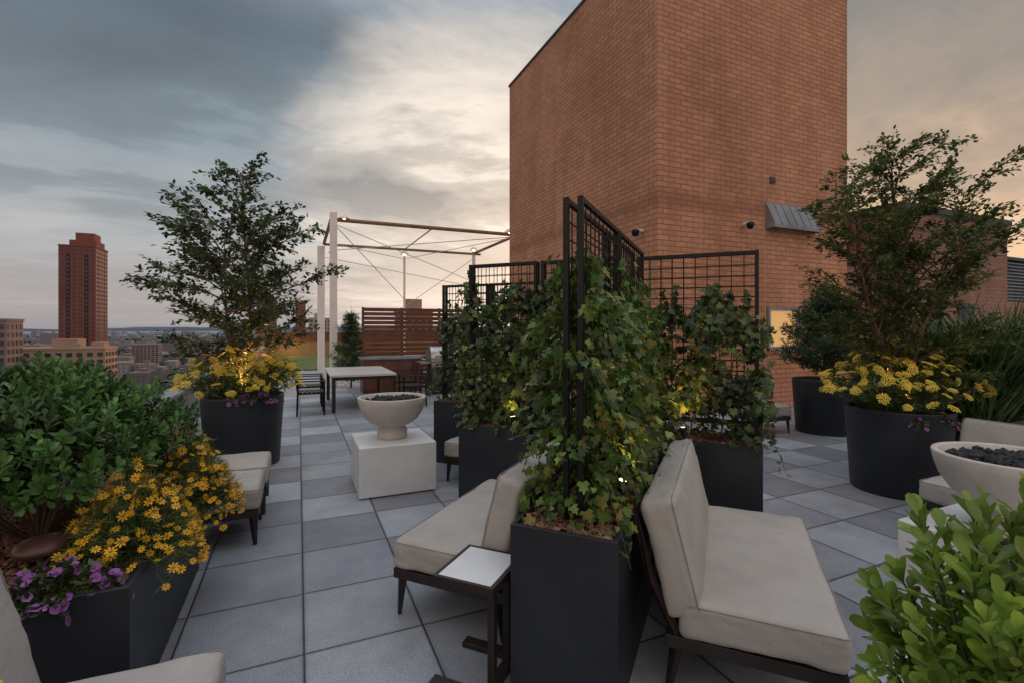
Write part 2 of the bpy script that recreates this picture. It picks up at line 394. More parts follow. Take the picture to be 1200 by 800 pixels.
cf = ramp(nt, cl, [(.455, (0, 0, 0)), (.49, (.5, .5, .5)), (.58, (1, 1, 1))])
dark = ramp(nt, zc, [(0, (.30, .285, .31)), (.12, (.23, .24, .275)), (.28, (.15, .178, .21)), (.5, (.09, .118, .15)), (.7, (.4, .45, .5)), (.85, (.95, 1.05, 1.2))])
dark = mixc(nt, mixc(nt, .65, (0, 0, 0), wide), dark, (.38, .27, .22))
hf = ramp(nt, zc, [(.03, (.12, .12, .12)), (.12, (.45, .45, .45)), (.25, (.8, .8, .8)), (.4, (.95, .95, .95))])
c2 = mixc(nt, mixc(nt, 1.0, cf, hf, 'MULTIPLY'), c1, dark)
lt = ramp(nt, mth(nt, 'SUBTRACT', 1.0, cl), [(.52, (0, 0, 0)), (.64, (.35, .35, .35))])
lt = mixc(nt, 1.0, lt, ramp(nt, zc, [(0, (.5, .5, .5)), (.15, (1, 1, 1)), (.45, (.3, .3, .3))]), 'MULTIPLY')
c2 = mixc(nt, lt, c2, (.66, .63, .61))
rt = mth(nt, 'MULTIPLY', ramp(nt, dotdir(72, 20), [(.80, (0, 0, 0)), (.92, (1, 1, 1))]), ramp(nt, zc, [(.22, (0, 0, 0)), (.36, (.8, .8, .8))]))
c2 = mixc(nt, rt, c2, mixc(nt, n2, (.15, .145, .15), (.29, .265, .25)))
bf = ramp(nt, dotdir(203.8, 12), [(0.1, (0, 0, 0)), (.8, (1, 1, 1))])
c2 = mixc(nt, bf, c2, (.86, .73, .65))  # added fill: unseen sky behind the camera made brighter
sk = mixc(nt, 1.0, sky.outputs[0], (.02, .02, .02), 'MULTIPLY')
c3 = mixc(nt, 1.0, c2, sk, 'ADD')
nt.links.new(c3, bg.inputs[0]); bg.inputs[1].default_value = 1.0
sl = bpy.data.lights.new('sun', 'SUN'); so = bpy.data.objects.new('sun', sl); COL.objects.link(so)
sl.energy = 1.4; sl.angle = R(10); sl.color = (1, .52, .30)
sd = Vector((math.sin(SAZ)*math.cos(R(6)), math.cos(SAZ)*math.cos(R(6)), math.sin(R(6))))
so.rotation_euler = sd.to_track_quat('Z', 'Y').to_euler()

# ---------------------------------------------------------------- setting
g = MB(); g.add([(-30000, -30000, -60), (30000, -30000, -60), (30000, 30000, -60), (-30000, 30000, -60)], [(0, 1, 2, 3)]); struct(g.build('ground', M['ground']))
g = MB()
hv = []; hfc = []
for i in range(161):
    a = R(-80 + i*1.0); r = 14000; h = -60 + 90 + 95*noise.noise(Vector((i*.09, 3, 0))) + 30*noise.noise(Vector((i*.4, 1, 0)))
    hv += [(r*math.sin(a), r*math.cos(a), -62), (r*math.sin(a), r*math.cos(a), h), ((r+3000)*math.sin(a), (r+3000)*math.cos(a), -62)]
for i in range(160):
    hfc += [(3*i, 3*i+3, 3*i+4, 3*i+1), (3*i+1, 3*i+4, 3*i+5, 3*i+2)]
g.add(hv, hfc); struct(g.build('hills', M['hill'], smooth=True))
g = MB(); g.b2(-1.95, 26, -5, 33.4, -59.9, -.02); struct(g.build('terrace_base', M['parapet']))
g = MB(); g.add([(-1.7, -4.5, 0), (25, -4.5, 0), (25, 33, 0), (-1.7, 33, 0)], [(0, 1, 2, 3)]); struct(g.build('terrace_paving', M['paver']))
g = MB(); g.b2(-1.5, 5.5, 20.8, 31.6, 0.004, .05); struct(g.build('lawn', M['turf']))

t = thing('parapet_wall', 'low grey parapet with metal coping along the left edge of the terrace', 'wall', (-1.82, 0, 0))
MB().b2(-.1, .1, -4.5, 33, -.01, .62).build('wall', M['parapet'], t)
MB().b2(-.14, .14, -4.6, 33.1, .62, .67).build('coping', M['greymetal'], t, bev=.006)
t = thing('boundary_wall', 'ochre boundary wall with brown fence top beyond the lawn', 'wall', (0, 32, 0))
MB().b2(-1.7, 12, -.1, .1, 0, .85).build('wall', M['litwall'], t)
MB().b2(-1.72, 12.02, -.12, .12, .85, 1.42).build('fence', M['slat'], t)

# brick tower
X0, Y0, X1, Y1, HT = 6.11, 7.14, 11.66, 14.05, 9.28
t = thing('brick_tower', 'tall orange brick bulkhead tower rising over the terrace', 'building', (0, 0, 0))
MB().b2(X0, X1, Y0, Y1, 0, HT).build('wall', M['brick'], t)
MB().b2(X0-.03, X1+.03, Y0-.03, Y1+.03, HT, HT+.07).build('coping', M['coping'], t, bev=.01)
def xat(u, Y):   # X of photo column u on the plane Y
    return Y*C_*(u-350.0)/(519-.4035*(u-600))
jx = xat(897, Y0)
g = MB(); g.b2(jx-.011, jx+.011, Y0-.004, Y0+.01, 0, HT); g.build('expansion_joint', M['joint'], t)
g = MB(); g.b2(X0-.004, X0+.01, 10.9, 10.92, 0, HT); g.build('expansion_joint', M['joint'], t)
ax0, ax1 = xat(897, Y0), xat(951, Y0)
aw = MB(); aw.add([(ax0, Y0-.003, 4.3), (ax1, Y0-.003, 4.3), (ax1, Y0-.22, 3.80), (ax0, Y0-.22, 3.80), (ax1, Y0-.22, 3.74), (ax0, Y0-.22, 3.74), (ax0, Y0-.003, 3.74), (ax1, Y0-.003, 3.74)],
   [(0, 3, 2, 1), (3, 5, 4, 2), (0, 6, 5, 3), (1, 2, 4, 7)])
aw.build('hood', M['greymetal'], t)
for i in range(7):
    x = ax0+.02+(ax1-ax0-.04)*i/6; MB().add([(x-.012, Y0-.003, 4.318), (x+.012, Y0-.003, 4.318), (x+.012, Y0-.232, 3.81), (x-.012, Y0-.232, 3.81)], [(0, 3, 2, 1)]).build('hood_seam', M['greymetal'], t)
wx0, wx1 = xat(899, Y0), xat(934, Y0)
wf = MB()
for q in ((wx0, wx0+.06, 1.2, 2.1), (wx1-.06, wx1, 1.2, 2.1), (wx0+.06, wx1-.06, 1.2, 1.27), (wx0+.06, wx1-.06, 2.03, 2.1)): wf.b2(q[0], q[1], Y0-.05, Y0-.001, q[2], q[3])
wo = wf.build('window', M['greymetal'], t); MB().b2(wx0+.06, wx1-.06, Y0-.02, Y0-.002, 1.27, 2.03).build('pane', M['litwin'], wo)
vx = xat(905, Y0); MB().b2(vx-.07, vx+.07, Y0-.03, Y0-.001, 4.72, 4.84).build('vent', M['coping'], t)
for (u, zz_, left, lb) in ((871, 3.75, 0, 'small dark dome security camera on the right face of the brick tower'), (759, 3.52, 1, 'small dark dome security camera near the corner on the left face of the brick tower')):
    if left: p = (X0-.02, Y0+.42, zz_); off = (-1, 0)
    else: p = (xat(u, Y0), Y0-.02, zz_); off = (0, -1)
    c = thing('security_camera', lb, 'camera', p)
    g = MB(); g.tube([(-off[0]*.02, -off[1]*.02, .02), (off[0]*.16, off[1]*.16, .02)], .03, 8); g.build('bracket', M['white'], c)
    g = MB(); g.lathe([(0, -.11), (.05, -.09), (.075, -.03), (.075, .02), (.0, .05)], 16, (off[0]*.16, off[1]*.16, 0)); g.build('dome', M['black'], c, smooth=True)
bx0 = xat(1045, Y0)
t = thing('brick_block', 'lower brick bulkhead with dark coping right of the tower', 'building', (0, 0, 0))
MB().b2(bx0, 18.55, Y0-.2, Y0+5, 0, 4.55).build('wall', M['brick2'], t)
MB().b2(bx0-.08, 18.63, Y0-.28, Y0+5.08, 4.55, 4.72).build('coping', M['coping'], t, bev=.01)
for q in (14.4, 15.9):
    wo = MB().b2(q, q+.7, Y0-.26, Y0-.201, 1.1, 2.3).build('window', M['coping'], t)
t = thing('connecting_wall', 'short brick wall joining the tower and the lower block', 'wall', (0, 0, 0))
MB().b2(X1+.05, bx0-.08, Y0+.3, Y0+.6, 0, 3.2).build('wall', M['brick2'], t); MB().b2(X1+.05, bx0-.08, Y0+.25, Y0+.65, 3.2, 3.28).build('coping', M['coping'], t)
t = thing('equipment_screen', 'grey louvred equipment screen at the far right edge beyond the brick block', 'screen', (18.8, Y0+.5, 0))
MB().b2(0, 5, 0, .2, 0, 2.5).build('wall', M['brick2'], t)
g = MB()
for i in range(12): g.box((2.5, .1, 2.56+i*.105), (5, .18, .03))
g.b2(0, 5, .15, .2, 2.5, 3.8); g.build('louvre', M['greymetal'], t)
MB().b2(-.05, 5.05, -.05, .25, 3.8, 3.9).build('coping', M['coping'], t)

# pergola
t = thing('steel_pergola', 'open pale steel pergola frame with cables and lamps beyond the dining table', 'pergola', (0, 0, 0))
PX0, PX1, PY0, PY1, PH = .86, 6.75, 14.9, 19.3, 4.9
for (x, y, r_, h) in ((PX0+.06, PY0, .10, PH+.1), (PX0-.10, PY1, .125, PH-.2), (PX1, PY0, .08, PH), (PX1, PY1, .055, PH), (3.84, PY1, .04, 4.55)):
    g = MB(); g.box((0, 0, h/2), (r_*2, r_*2, h)); g.build('column', M['tan'], t, bev=.01, loc=(x, y, 0))
for (p, q, r_) in (((PX0, PY0, PH-.1), (PX1+.3, PY0, PH-.1), .06), ((PX0, PY1, PH-.12), (PX1+.3, PY1, PH-.12), .05), ((PX0, PY0, PH-.1), (PX0, PY1, PH-.1), .055), ((PX1, PY0, PH-.1), (PX1, PY1, PH-.1), .055), ((3.84, PY0, PH-.12), (3.84, PY1, PH-.12), .02)):
    MB().tube([p, q], r_, 8).build('beam', M['rust'], t, smooth=False)
for (p, q) in (((PX0, PY0, 4.7), (PX1, PY1, 3.6)), ((PX0, PY1, 4.3), (PX1, PY1, 3.4)), ((PX0, PY0, 4.75), (3.84, PY1, 2.8)), ((3.84, PY1, 4.4), (PX1, PY0, 4.75)), ((PX0, PY0, 4.1), (3.84, PY1, 4.4)), ((PX1, PY1, 4.6), (3.84, PY1, 2.5)), ((PX0, PY0, 3.9), (PX1, PY0, 4.75))):
    MB().tube([p, q], .012, 5).build('cable', M['cable'], t)
for (x, y, z_) in ((PX0+.35, PY0, PH-.02), (PX1-.3, PY0, PH-.02), (3.84, PY1, 4.62), (PX1, PY1, PH+.08), (PX0+.3, PY1, 4.5)):
    o = MB().lathe([(0, .1), (.07, .09), (.16, -.02), (.15, -.04), (0, -.03)], 16).build('lamp_shade', M['tan'], t, loc=(x, y, z_))
    MB().lathe([(0, 0), (.06, -.03), (.05, -.09), (0, -.11)], 12).build('bulb', M['lamp'], o)

# city
g = MB(); random.seed(3)
for i in range(2300):
    a = R(random.uniform(-58, 24)); d = 450*math.exp(random.uniform(0, 2.75))
    x, y = W(d*math.tan(a), d)
    h = random.choice((7, 9, 11, 14, 18, 22)) + (random.random() < .06)*random.uniform(12, 30)
    w = random.uniform(10, 30)*(1+d/4500); l = random.uniform(10, 30)*(1+d/4500)
    g.box((x, y, -60+h/2), (w, l, h))
    if random.random() < .5: g.box((x+w*.1, y, -60+h+1.5), (w*.3, l*.3, 3))
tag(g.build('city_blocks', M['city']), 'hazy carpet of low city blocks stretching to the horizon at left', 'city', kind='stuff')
P = []
for i in range(12000):
    a = R(random.uniform(-58, 24)); d = 300*math.exp(random.uniform(0, 2.4)); x, y = W(d*math.tan(a), d); P.append((x, y, -60+random.uniform(3, 9)))
n = len(P); tag(scat('street_trees', tmpl_disc(7, 1, .8, .2), P, rv(n), rv(n)*.4+np.array([0, 0, 1]), rng.uniform(4, 9, n), mat('far_foliage', (.05, .065, .045), 1, 0, .3, .01)), 'scattered dark tree canopy among the low city blocks', 'trees', kind='stuff')
winm = mat('window_glass', (.035, .035, .045), .25, 0, .4, .2)
bandm = mat('dark_balcony', (.03, .015, .014), .8, 0, .3, .2)
def cbuild(name, label, u, d, w, dep, ztop, col, floors, nx, ny, side=1, pent=(), group=None, sash=.55, zb=-60, bands=()):
    x, y = W((u-600)/567*d, d)
    t = thing(name, label, 'building', (x, y, zb), 0, group)
    m = mat(name+'_wall', col, .9, 0, .15, .05, None); H = ztop-zb
    MB().b2(-w/2, w/2, 0, dep, 0, H).build('wall', m, t)
    MB().b2(-w/2-.3, w/2+.3, -.3, dep+.3, H, H+.9).build('parapet', m, t)
    for (px0, px1, py0, py1, ph) in pent:
        MB().b2(px0*w, px1*w, py0*dep, py1*dep, H+.9, H+ph).build('penthouse', m, t)
    px, py = w/nx, dep/ny; rest = MB(); cnt = 0; fh = 3.1
    for (fc, k) in bands:
        if fc == 'f': c = (-w/2+(k+.5)*px, -.05, H/2-2); s = (px*.72, .12, H-8)
        else: c = (side*(w/2+.05), (k+.5)*py, H/2-2); s = (.12, py*.72, H-8)
        MB().box(c, s).build('balcony_recess', bandm, t)
    for f in range(floors):
        zc_ = H-2.2-f*fh
        for i in range(nx+ny):
            if i < nx: c = (-w/2+(i+.5)*px, -.1, zc_); s = (px*sash, .2, 1.7)
            else: c = (side*(w/2+.1), (i-nx+.5)*py, zc_); s = (.2, py*sash, 1.7)
            if cnt < 95:
                MB().box((0, 0, 0), s).build('window', winm, t, loc=c)
            else: rest.box(c, s)
            cnt += 1
    if rest.v: rest.build('windows', winm, t)['kind'] = 'stuff'
    return t
cbuild('apartment_tower', 'tall dark red brick high-rise tower standing alone on the left skyline', 90, 350, 21, 25, 61, (.20, .06, .045), 38, 6, 6, 1, ((-.25, .5, .1, .75, 5), (-.1, .42, .15, .65, 10.5)), sash=.46, bands=(('f', 1), ('f', 4), ('s', 1), ('s', 4)))
cbuild('apartment_block', 'long tan apartment block below the red high-rise', 62, 210, 36, 16, -7.5, (.33, .22, .165), 9, 10, 4, 1, ((-.05, .2, .2, .8, 4.5), (.32, .45, .3, .7, 3)))
cbuild('apartment_block', 'brown building cut by the left edge of the picture', -24, 180, 15, 12, 4.5, (.22, .16, .14), 12, 4, 4, 1)
cbuild('apartment_block', 'slim dark red block seen between the tree and the pergola column', 352, 520, 10, 12, 30, (.28, .09, .06), 10, 3, 2, 1)
cbuild('apartment_block', 'beige block with stepped roof behind the pergola columns', 378, 420, 22, 14, 10, (.38, .28, .25), 8, 6, 3, -1, ((-.3, 0, .2, .8, 5),))
cbuild('apartment_block', 'narrow brown tower half hidden behind the left tree', 312, 460, 17, 14, 30, (.22, .12, .10), 10, 4, 3, 1)
cbuild('apartment_block', 'pale brick building with stepped top above the slatted screen', 488, 130, 9, 7, 6, (.34, .22, .17), 7, 5, 3, -1, ((-.25, .2, .2, .7, 3.6),))
cbuild('apartment_block', 'grey brown mid-rise right of the red high-rise', 170, 700, 32, 20, -22, (.2, .15, .15), 8, 7, 3, 1)
cbuild('apartment_block', 'dark block on the horizon just left of the left tree', 205, 900, 26, 20, -18, (.16, .12, .13), 8, 5, 3, 1)

# ---------------------------------------------------------------- furniture
def cushion_bm(w, d, h, r, puff, seed=0):
    bm = bmesh.new(); bmesh.ops.create_cube(bm, size=2)
    bmesh.ops.subdivide_edges(bm, edges=bm.edges[:], cuts=21, use_grid_fill=True)
    for v in bm.verts:
        q = [math.sin(c*PI/2) for c in v.co]
        p = Vector((q[0]*w/2, q[1]*d/2, q[2]*h/2))
        i = Vector((max(-w/2+r, min(w/2-r, p.x)), max(-d/2+r, min(d/2-r, p.y)), max(-h/2+r, min(h/2-r, p.z))))
        e = p-i
        if e.length > 1e-6: p = i + e.normalized()*min(r, e.length) if e.length > r else p
        p.z += puff*(1-q[0]**4)*(1-q[1]**4)*(1 if q[2] > 0 else .2)*abs(q[2])
        ed = max(abs(q[0])**6, abs(q[1])**6)
        p += Vector((0, 0, 1))*(.011*noise.noise(Vector((p.x*5+seed, p.y*6, p.z*6))) + .005*ed*noise.noise(Vector((p.x*22+seed, p.y*22, p.z*9))))
        p.x += .006*noise.noise(Vector((p.y*14+seed, p.z*22, 3))); p.y += .006*noise.noise(Vector((p.x*14+seed, p.z*22, 8)))
        v.co = p
    return bm
def cushion(name, w, d, h, r, puff, Mx, parent, seed=0):
    bm = cushion_bm(w, d, h, r, puff, seed); bm.transform(Mx)
    me = bpy.data.meshes.new(name); bm.to_mesh(me); bm.free(); me.materials.append(M['fabric'])
    me.polygons.foreach_set('use_smooth', [True]*len(me.polygons))
    o = bpy.data.objects.new(name, me); COL.objects.link(o); o.parent = parent
    g = MB()
    for zz in (h/2-r*.35,):
        pts = []
        for (cx, cy, a0) in ((w/2-r, d/2-r, 0), (-w/2+r, d/2-r, 90), (-w/2+r, -d/2+r, 180), (w/2-r, -d/2+r, 270)):
            for k in range(5):
                a = R(a0+k*22.5); pts.append(Mx @ Vector((cx+r*.95*math.cos(a), cy+r*.95*math.sin(a), zz)))
        pts.append(pts[0]); g.tube(pts, .0028, 5, False)
    g.build('piping', M['piping'], o, smooth=True)
    return o
def lounge(label, loc, rz, Wd=1.27, Dp=.85, cat='sofa', name='armless_loveseat', group='armless lounge seats of the terrace', tl=14, bt=.16):
    t = thing(name, label, cat, loc, rz, group)
    w = Wd/2; sd_ = random.random()*20
    cushion('seat_cushion', Wd, Dp-.2, .165, .035, .014, Matrix.Translation((0, -Dp/2+(Dp-.2)/2, .355)), t, sd_)
    Mx = Matrix.Translation((0, Dp/2-.165, .615)) @ Matrix.Rotation(R(-tl), 4, 'X') @ Matrix.Rotation(PI/2, 4, 'X')
    cushion('back_cushion', Wd, .53, bt, .035, .012, Mx, t, sd_+5)
    g = MB(); g.b2(-w+.01, w-.01, -Dp/2+.01, Dp/2-.14, .215, .272); g.build('seat_frame', M['darkwood'], t, bev=.004)
    for sx in (-1, 1):
        g = MB(); g.tube([(sx*(w-.04), Dp/2-.2, .24), (sx*(w-.04), Dp/2-.075, .50), (sx*(w-.04), Dp/2+.015, .84)], [.025, .022, .014], 4); g.build('back_post', M['darkwood'], t)
        for (y, dy) in ((-Dp/2+.05, -.015), (Dp/2-.19, .04)):
            g = MB(); g.tube([(sx*(w-.045), y, .22), (sx*(w-.035), y+dy, 0)], [.032, .014], 4); g.build('leg', M['darkwood'], t)
    for k in range(4): MB().box((0, Dp/2-.095+k*.028, .42+k*.11), (Wd-.1, .014, .035)).build('back_slat', M['darkwood'], t)
    return t
lounge('loveseat in the centre backing onto the left side of the nearest ivy planter', AB(2.905, -1.34), R(-137.6))
lounge('loveseat in the right foreground backing onto the nearest ivy planter', AB(2.94, .035), R(42.4), 1.34)
lounge('loveseat behind the right fire bowl next to the tall grass', (5.0, 1.62), R(-90))
def ch1(label, loc, rz): return lounge(label, loc, rz, .6, .82, 'chair', 'armless_lounge_chair', 'armless lounge chairs')
ch1('lounge chair beside the yellow flowers at left, the nearer of the pair', (-.27-.41, 4.45), R(90))
ch1('lounge chair beside the left round planter, the farther of the pair', (-.25-.41, 5.1), R(90))
ch1('lounge chair in the bottom left corner, cut by the picture edge', (-.255-.41, 1.84), R(90))
ch1('lounge chair half hidden beyond the left ivy planters', AB(4.78, -2.38), R(-137.6))
ch1('lounge chair glimpsed in front of the brick tower beside the far round planter', (6.72, 5.5), R(90))

# fire bowls
def cube_base(label, loc, rz=0):
    t = thing('plinth', label, 'plinth', loc, rz, 'white plinths under the fire bowls')
    MB().b2(-.38, .38, -.38, .38, .012, .5).build('block', M['white'], t, bev=.008)
    MB().b2(-.34, .34, -.34, .34, 0, .012).build('foot', M['coping'], t)
def bowl(label, loc):
    t = thing('fire_bowl', label, 'fire bowl', loc, 0, 'concrete fire bowls')
    MB().lathe([(0, 0.001), (.15, .001), (.155, .012), (.155, .09), (.135, .11), (.135, .13), (.2, .155), (.27, .21), (.32, .29), (.345, .37), (.355, .425), (.352, .432), (.325, .432), (.318, .425), (.31, .36), (.2, .33), (0, .32)], 72).build('bowl', M['concrete'], t, smooth=True)
    bm = bmesh.new(); rnd = random.Random(5)
    for i in range(260):
        r = .30*math.sqrt(rnd.random()); a = rnd.random()*2*PI; s = rnd.uniform(.016, .034)
        geo = bmesh.ops.create_icosphere(bm, subdivisions=1, radius=s)
        off = Vector((r*math.cos(a), r*math.sin(a), .385+.02*(1-r/.3)+rnd.uniform(-.01, .02))); q = Matrix.Rotation(rnd.random()*6, 3, 'Z')
        for v in geo['verts']: v.co = q @ Vector((v.co.x*rnd.uniform(.6, 1.25), v.co.y*rnd.uniform(.6, 1.15), v.co.z*rnd.uniform(.6, 1.1))) + off
    me = bpy.data.meshes.new('lava_rocks'); bm.to_mesh(me); bm.free(); me.materials.append(M['lava'])
    o = bpy.data.objects.new('lava_rocks', me); COL.objects.link(o); o.location = loc
    tag(o, 'black lava rocks filling the '+label, 'rocks', kind='stuff')
cube_base('white cube plinth left of centre under the fire bowl', (.91, 5.22, 0)); bowl('cream fire bowl on the white cube left of centre', (.91, 5.22, .501))
RBX = (3.70, 1.36)
cube_base('white cube plinth at the right edge behind the foreground leaves', (*RBX, 0)); bowl('cream fire bowl at the right edge behind the leaves', (*RBX, .501))

# side table
p = AB(2.065, -1.08)
t = thing('side_table', 'small dark C-shaped side table with a white top beside the centre loveseat', 'side table', p, RB)
MB().b2(-.135, .135, -.155, .155, .503, .518).build('tabletop', M['white'], t, bev=.002)
g = MB(); g.b2(-.155, .155, -.175, .175, .478, .502)
for q in ((-.155, -.137, -.175, .175), (.137, .155, -.175, .175), (-.137, .137, -.175, -.157), (-.137, .137, .157, .175)): g.b2(q[0], q[1], q[2], q[3], .502, .517)
g.build('top_frame', M['darkwood'], t)
MB().b2(.09, .125, -.10, -.065, .03, .478).build('post', M['darkwood'], t, bev=.003)
MB().b2(.09, .125, .065, .10, .03, .478).build('post', M['darkwood'], t, bev=.003)
for y in (-.155, .155):
    MB().b2(-.17, .16, y-.03, y+.03, .002, .028).build('foot_bar', M['darkwood'], t, bev=.003)
MB().b2(.08, .135, -.125, .125, .003, .03).build('cross_bar', M['darkwood'], t, bev=.003)

# dining set
t = thing('dining_table', 'long pale topped dining table on dark legs in front of the pergola', 'dining table', (1.2, 11.1, 0))
MB().b2(-.64, .64, -1.05, 1.05, .70, .745).build('tabletop', M['tabletop'], t, bev=.006)
g = MB(); g.b2(-.58, .58, -.99, -.96, .63, .70); g.b2(-.58, .58, .96, .99, .63, .70); g.b2(-.58, -.55, -.96, .96, .63, .70); g.b2(.55, .58, -.96, .96, .63, .70); g.build('apron', M['darkwood'], t)
for sx in (-1, 1):
    for sy in (-1, 1): MB().b2(sx*.57-.035, sx*.57+.035, sy*.98-.035, sy*.98+.035, 0, .70).build('leg', M['darkwood'], t, bev=.004)
def dchair(label, loc, rz):
    t = thing('dining_chair', label, 'chair', loc, rz, 'slatted dining chairs around the long table')
    g = MB()
    for k in range(6): g.b2(-.23, .23, -.24+k*.08, -.175+k*.08, .43, .45)
    g.build('seat', M['darkwood'], t)
    g = MB()
    for k in range(5): g.box((0, .245+k*.012, .54+k*.07), (.46, .016, .04))
    g.build('backrest', M['darkwood'], t)
    for s in (-1, 1):
        g = MB(); g.tube([(s*.24, .25, 0), (s*.24, .235, .45), (s*.24, .30, .86)], .018, 4); g.build('leg', M['black'], t)
        g = MB(); g.tube([(s*.24, -.23, 0), (s*.24, -.23, .64)], .018, 4); g.build('leg', M['black'], t)
        g = MB(); g.box((s*.24, 0.01, .655), (.045, .54, .022)); g.build('armrest', M['darkwood'], t)
        g = MB(); g.box((s*.24, 0.0, .42), (.025, .46, .03)); g.build('side_rail', M['black'], t)
    return t
c0 = dchair('dark slatted dining chair left of the table, nearer one', (.22, 10.2), R(90))
dup(c0, (.22, 11.3), R(90), 'dark slatted dining chair left of the table, farther one')
dup(c0, (2.25, 10.45), R(-90), 'dark slatted dining chair right of the table, nearer one')
dup(c0, (2.25, 11.5), R(-90), 'dark slatted dining chair right of the table, farther one')

# screen, counter, grill
t = thing('slatted_screen', 'red brown horizontal slatted privacy screen behind the grill', 'fence', (1.6, 13.9, 0))
g = MB()
for k in range(18): g.b2(0, 3.3, -.02, .02, .05+k*.122, .05+k*.122+.1)
g.build('slats', M['slat'], t)
for x in (0.03, 1.1, 2.2, 3.27): MB().b2(x-.03, x+.03, .021, .08, 0, 2.24).build('post', M['coping'], t)
t = thing('outdoor_counter', 'low brown outdoor kitchen counter before the slatted screen', 'counter', (2.25, 13.1, 0))
MB().b2(-.75, .75, -.32, .32, 0, .86).build('cabinet', M['counter'], t)
MB().b2(-.8, .8, -.36, .36, .86, .91).build('worktop', M['greymetal'], t, bev=.005)
for x in (-.5, 0, .5): MB().b2(x-.22, x+.22, -.335, -.321, .08, .8).build('door', M['slat'], t)
t = thing('barbecue_grill', 'stainless steel barbecue grill with closed hood beside the counter', 'grill', (3.4, 12.2, 0))
MB().b2(-.34, .34, -.28, .28, .08, .82).build('cabinet', M['coping'], t, bev=.006)
g = MB(); pr = [(-.3, .82), (-.3, .93), (-.26, 1.08), (-.15, 1.18), (.05, 1.2), (.28, 1.1), (.3, .82)]; n = len(pr)
g.add([(-.36, y, z_) for y, z_ in pr]+[(.36, y, z_) for y, z_ in pr], [tuple(range(n)), tuple(range(2*n-1, n-1, -1))]+[(i, n+i, n+(i+1) % n, (i+1) % n) for i in range(n)])
ho = g.build('hood', M['steel'], t, bev=.01); MB().tube([(-.26, -.34, .98), (.26, -.34, .98)], .014, 8).build('handle', M['steel'], ho)
MB().b2(-.36, .36, -.35, -.281, .70, .81).build('control_panel', M['steel'], t)
for x in (-.24, -.08, .08, .24): MB().tube([(x, -.351, .755), (x, -.385, .755)], .025, 10).build('knob', M['black'], t)
for s in (-1, 1): MB().b2(s*.5-.13, s*.5+.13, -.25, .25, .78, .82).build('side_shelf', M['steel'], t)
for x in (-.3, .3):
    for y in (-.24, .24): MB().tube([(x-.02, y, .04), (x+.02, y, .04)], .04, 10).build('wheel', M['black'], t)

# ---------------------------------------------------------------- planters
def mulch(t, w, d, z_, rnd=False):
    g = MB()
    if rnd: g.lathe([(0, z_), (w*.5, z_+.005), (w, z_)], 32)
    else: g.add([(-w/2, -d/2, z_), (w/2, -d/2, z_), (w/2, d/2, z_), (-w/2, d/2, z_)], [(0, 1, 2, 3)])
    g.build('soil', M['soil'], t)
    n = int(3200*w*d) if not rnd else 900
    if rnd:
        r = w*.96*np.sqrt(rng.random(n)); a = rng.random(n)*2*PI; P = np.stack([r*np.cos(a), r*np.sin(a), z_+rng.uniform(0, .012, n)], 1)
    else: P = np.stack([rng.uniform(-w/2+.01, w/2-.01, n), rng.uniform(-d/2+.01, d/2-.01, n), z_+rng.uniform(0, .014, n)], 1)
    scat('mulch', CHIP, P, rv(n)*np.array([1, 1, .25]), rv(n)*.35+np.array([0, 0, 1]), rng.uniform(.015, .04, n), M['mulch'], t)
def shell(w, d, h, t=.02, rec=.03):
    g = MB(); x, y = w/2, d/2; xi, yi = x-t, y-t
    o = [(-x, -y), (x, -y), (x, y), (-x, y)]; i = [(-xi, -yi), (xi, -yi), (xi, yi), (-xi, yi)]
    g.add([(*p, 0) for p in o]+[(*p, h) for p in o]+[(*p, h) for p in i]+[(*p, h-rec) for p in i],
          [(3, 2, 1, 0)]+[(k, (k+1) % 4, 4+(k+1) % 4, 4+k) for k in range(4)]+[(4+k, 4+(k+1) % 4, 8+(k+1) % 4, 8+k) for k in range(4)]+[(8+k, 8+(k+1) % 4, 12+(k+1) % 4, 12+k) for k in range(4)])
    return g
def box_planter(label, loc, rz, w, d, h, tr=None, group=None, double=True):
    t = thing('box_planter' if tr is None else 'trellis_planter', label, 'planter', loc, rz, group)
    shell(w, d, h).build('box', M['graphite'], t, bev=.003)
    mulch(t, w-.045, d-.045, h-.018)
    if tr:
        x0, x1, zt = tr; z0 = h-.06
        ys = (-.035, .035) if double else (0,)
        for x in (x0, x1):
            for y in ys: MB().b2(x-.013, x+.013, y-.013, y+.013, z0, zt).build('trellis_post', M['black'], t)
        for y in ys:
            gr = MB()
            MB().b2(x0+.013, x1-.013, y-.012, y+.012, zt-.026, zt-.002).build('trellis_rail', M['black'], t)
            MB().b2(x0+.013, x1-.013, y-.012, y+.012, h+.12, h+.145).build('trellis_rail', M['black'], t)
            k = int((x1-x0)/.085)
            for i in range(1, k): x = x0+(x1-x0)*i/k; gr.b2(x-.0028, x+.0028, y-.0028, y+.0028, h+.145, zt-.026)
            kz = int((zt-h-.15)/.085)
            for i in range(1, kz+1): z_ = zt-.026-i*.085; gr.b2(x0+.013, x1-.013, y-.0078, y-.002, z_-.0028, z_+.0028)
            gr.build('trellis_grid', M['black'], t)
    return t
TG = 'graphite trellis planters'
PH_ = .76
def mid(a, b): return (a+b)/2
box_planter('nearest tall graphite planter with black trellis in the centre foreground', AB(mid(2.02, 3.05), -.655), RA, 1.03, .49, PH_, (-.33, .49, 2.27), TG)
box_planter('graphite trellis planter directly behind the nearest one', AB(mid(3.07, 4.05), -.655), RA, .98, .49, PH_, (-.47, .47, 2.27), TG)
box_planter('graphite trellis planter standing crosswise behind the right foreground loveseat', AB(4.32, mid(-.72, .26)), RB, .98, .47, PH_, (-.46, .46, 2.27), TG)
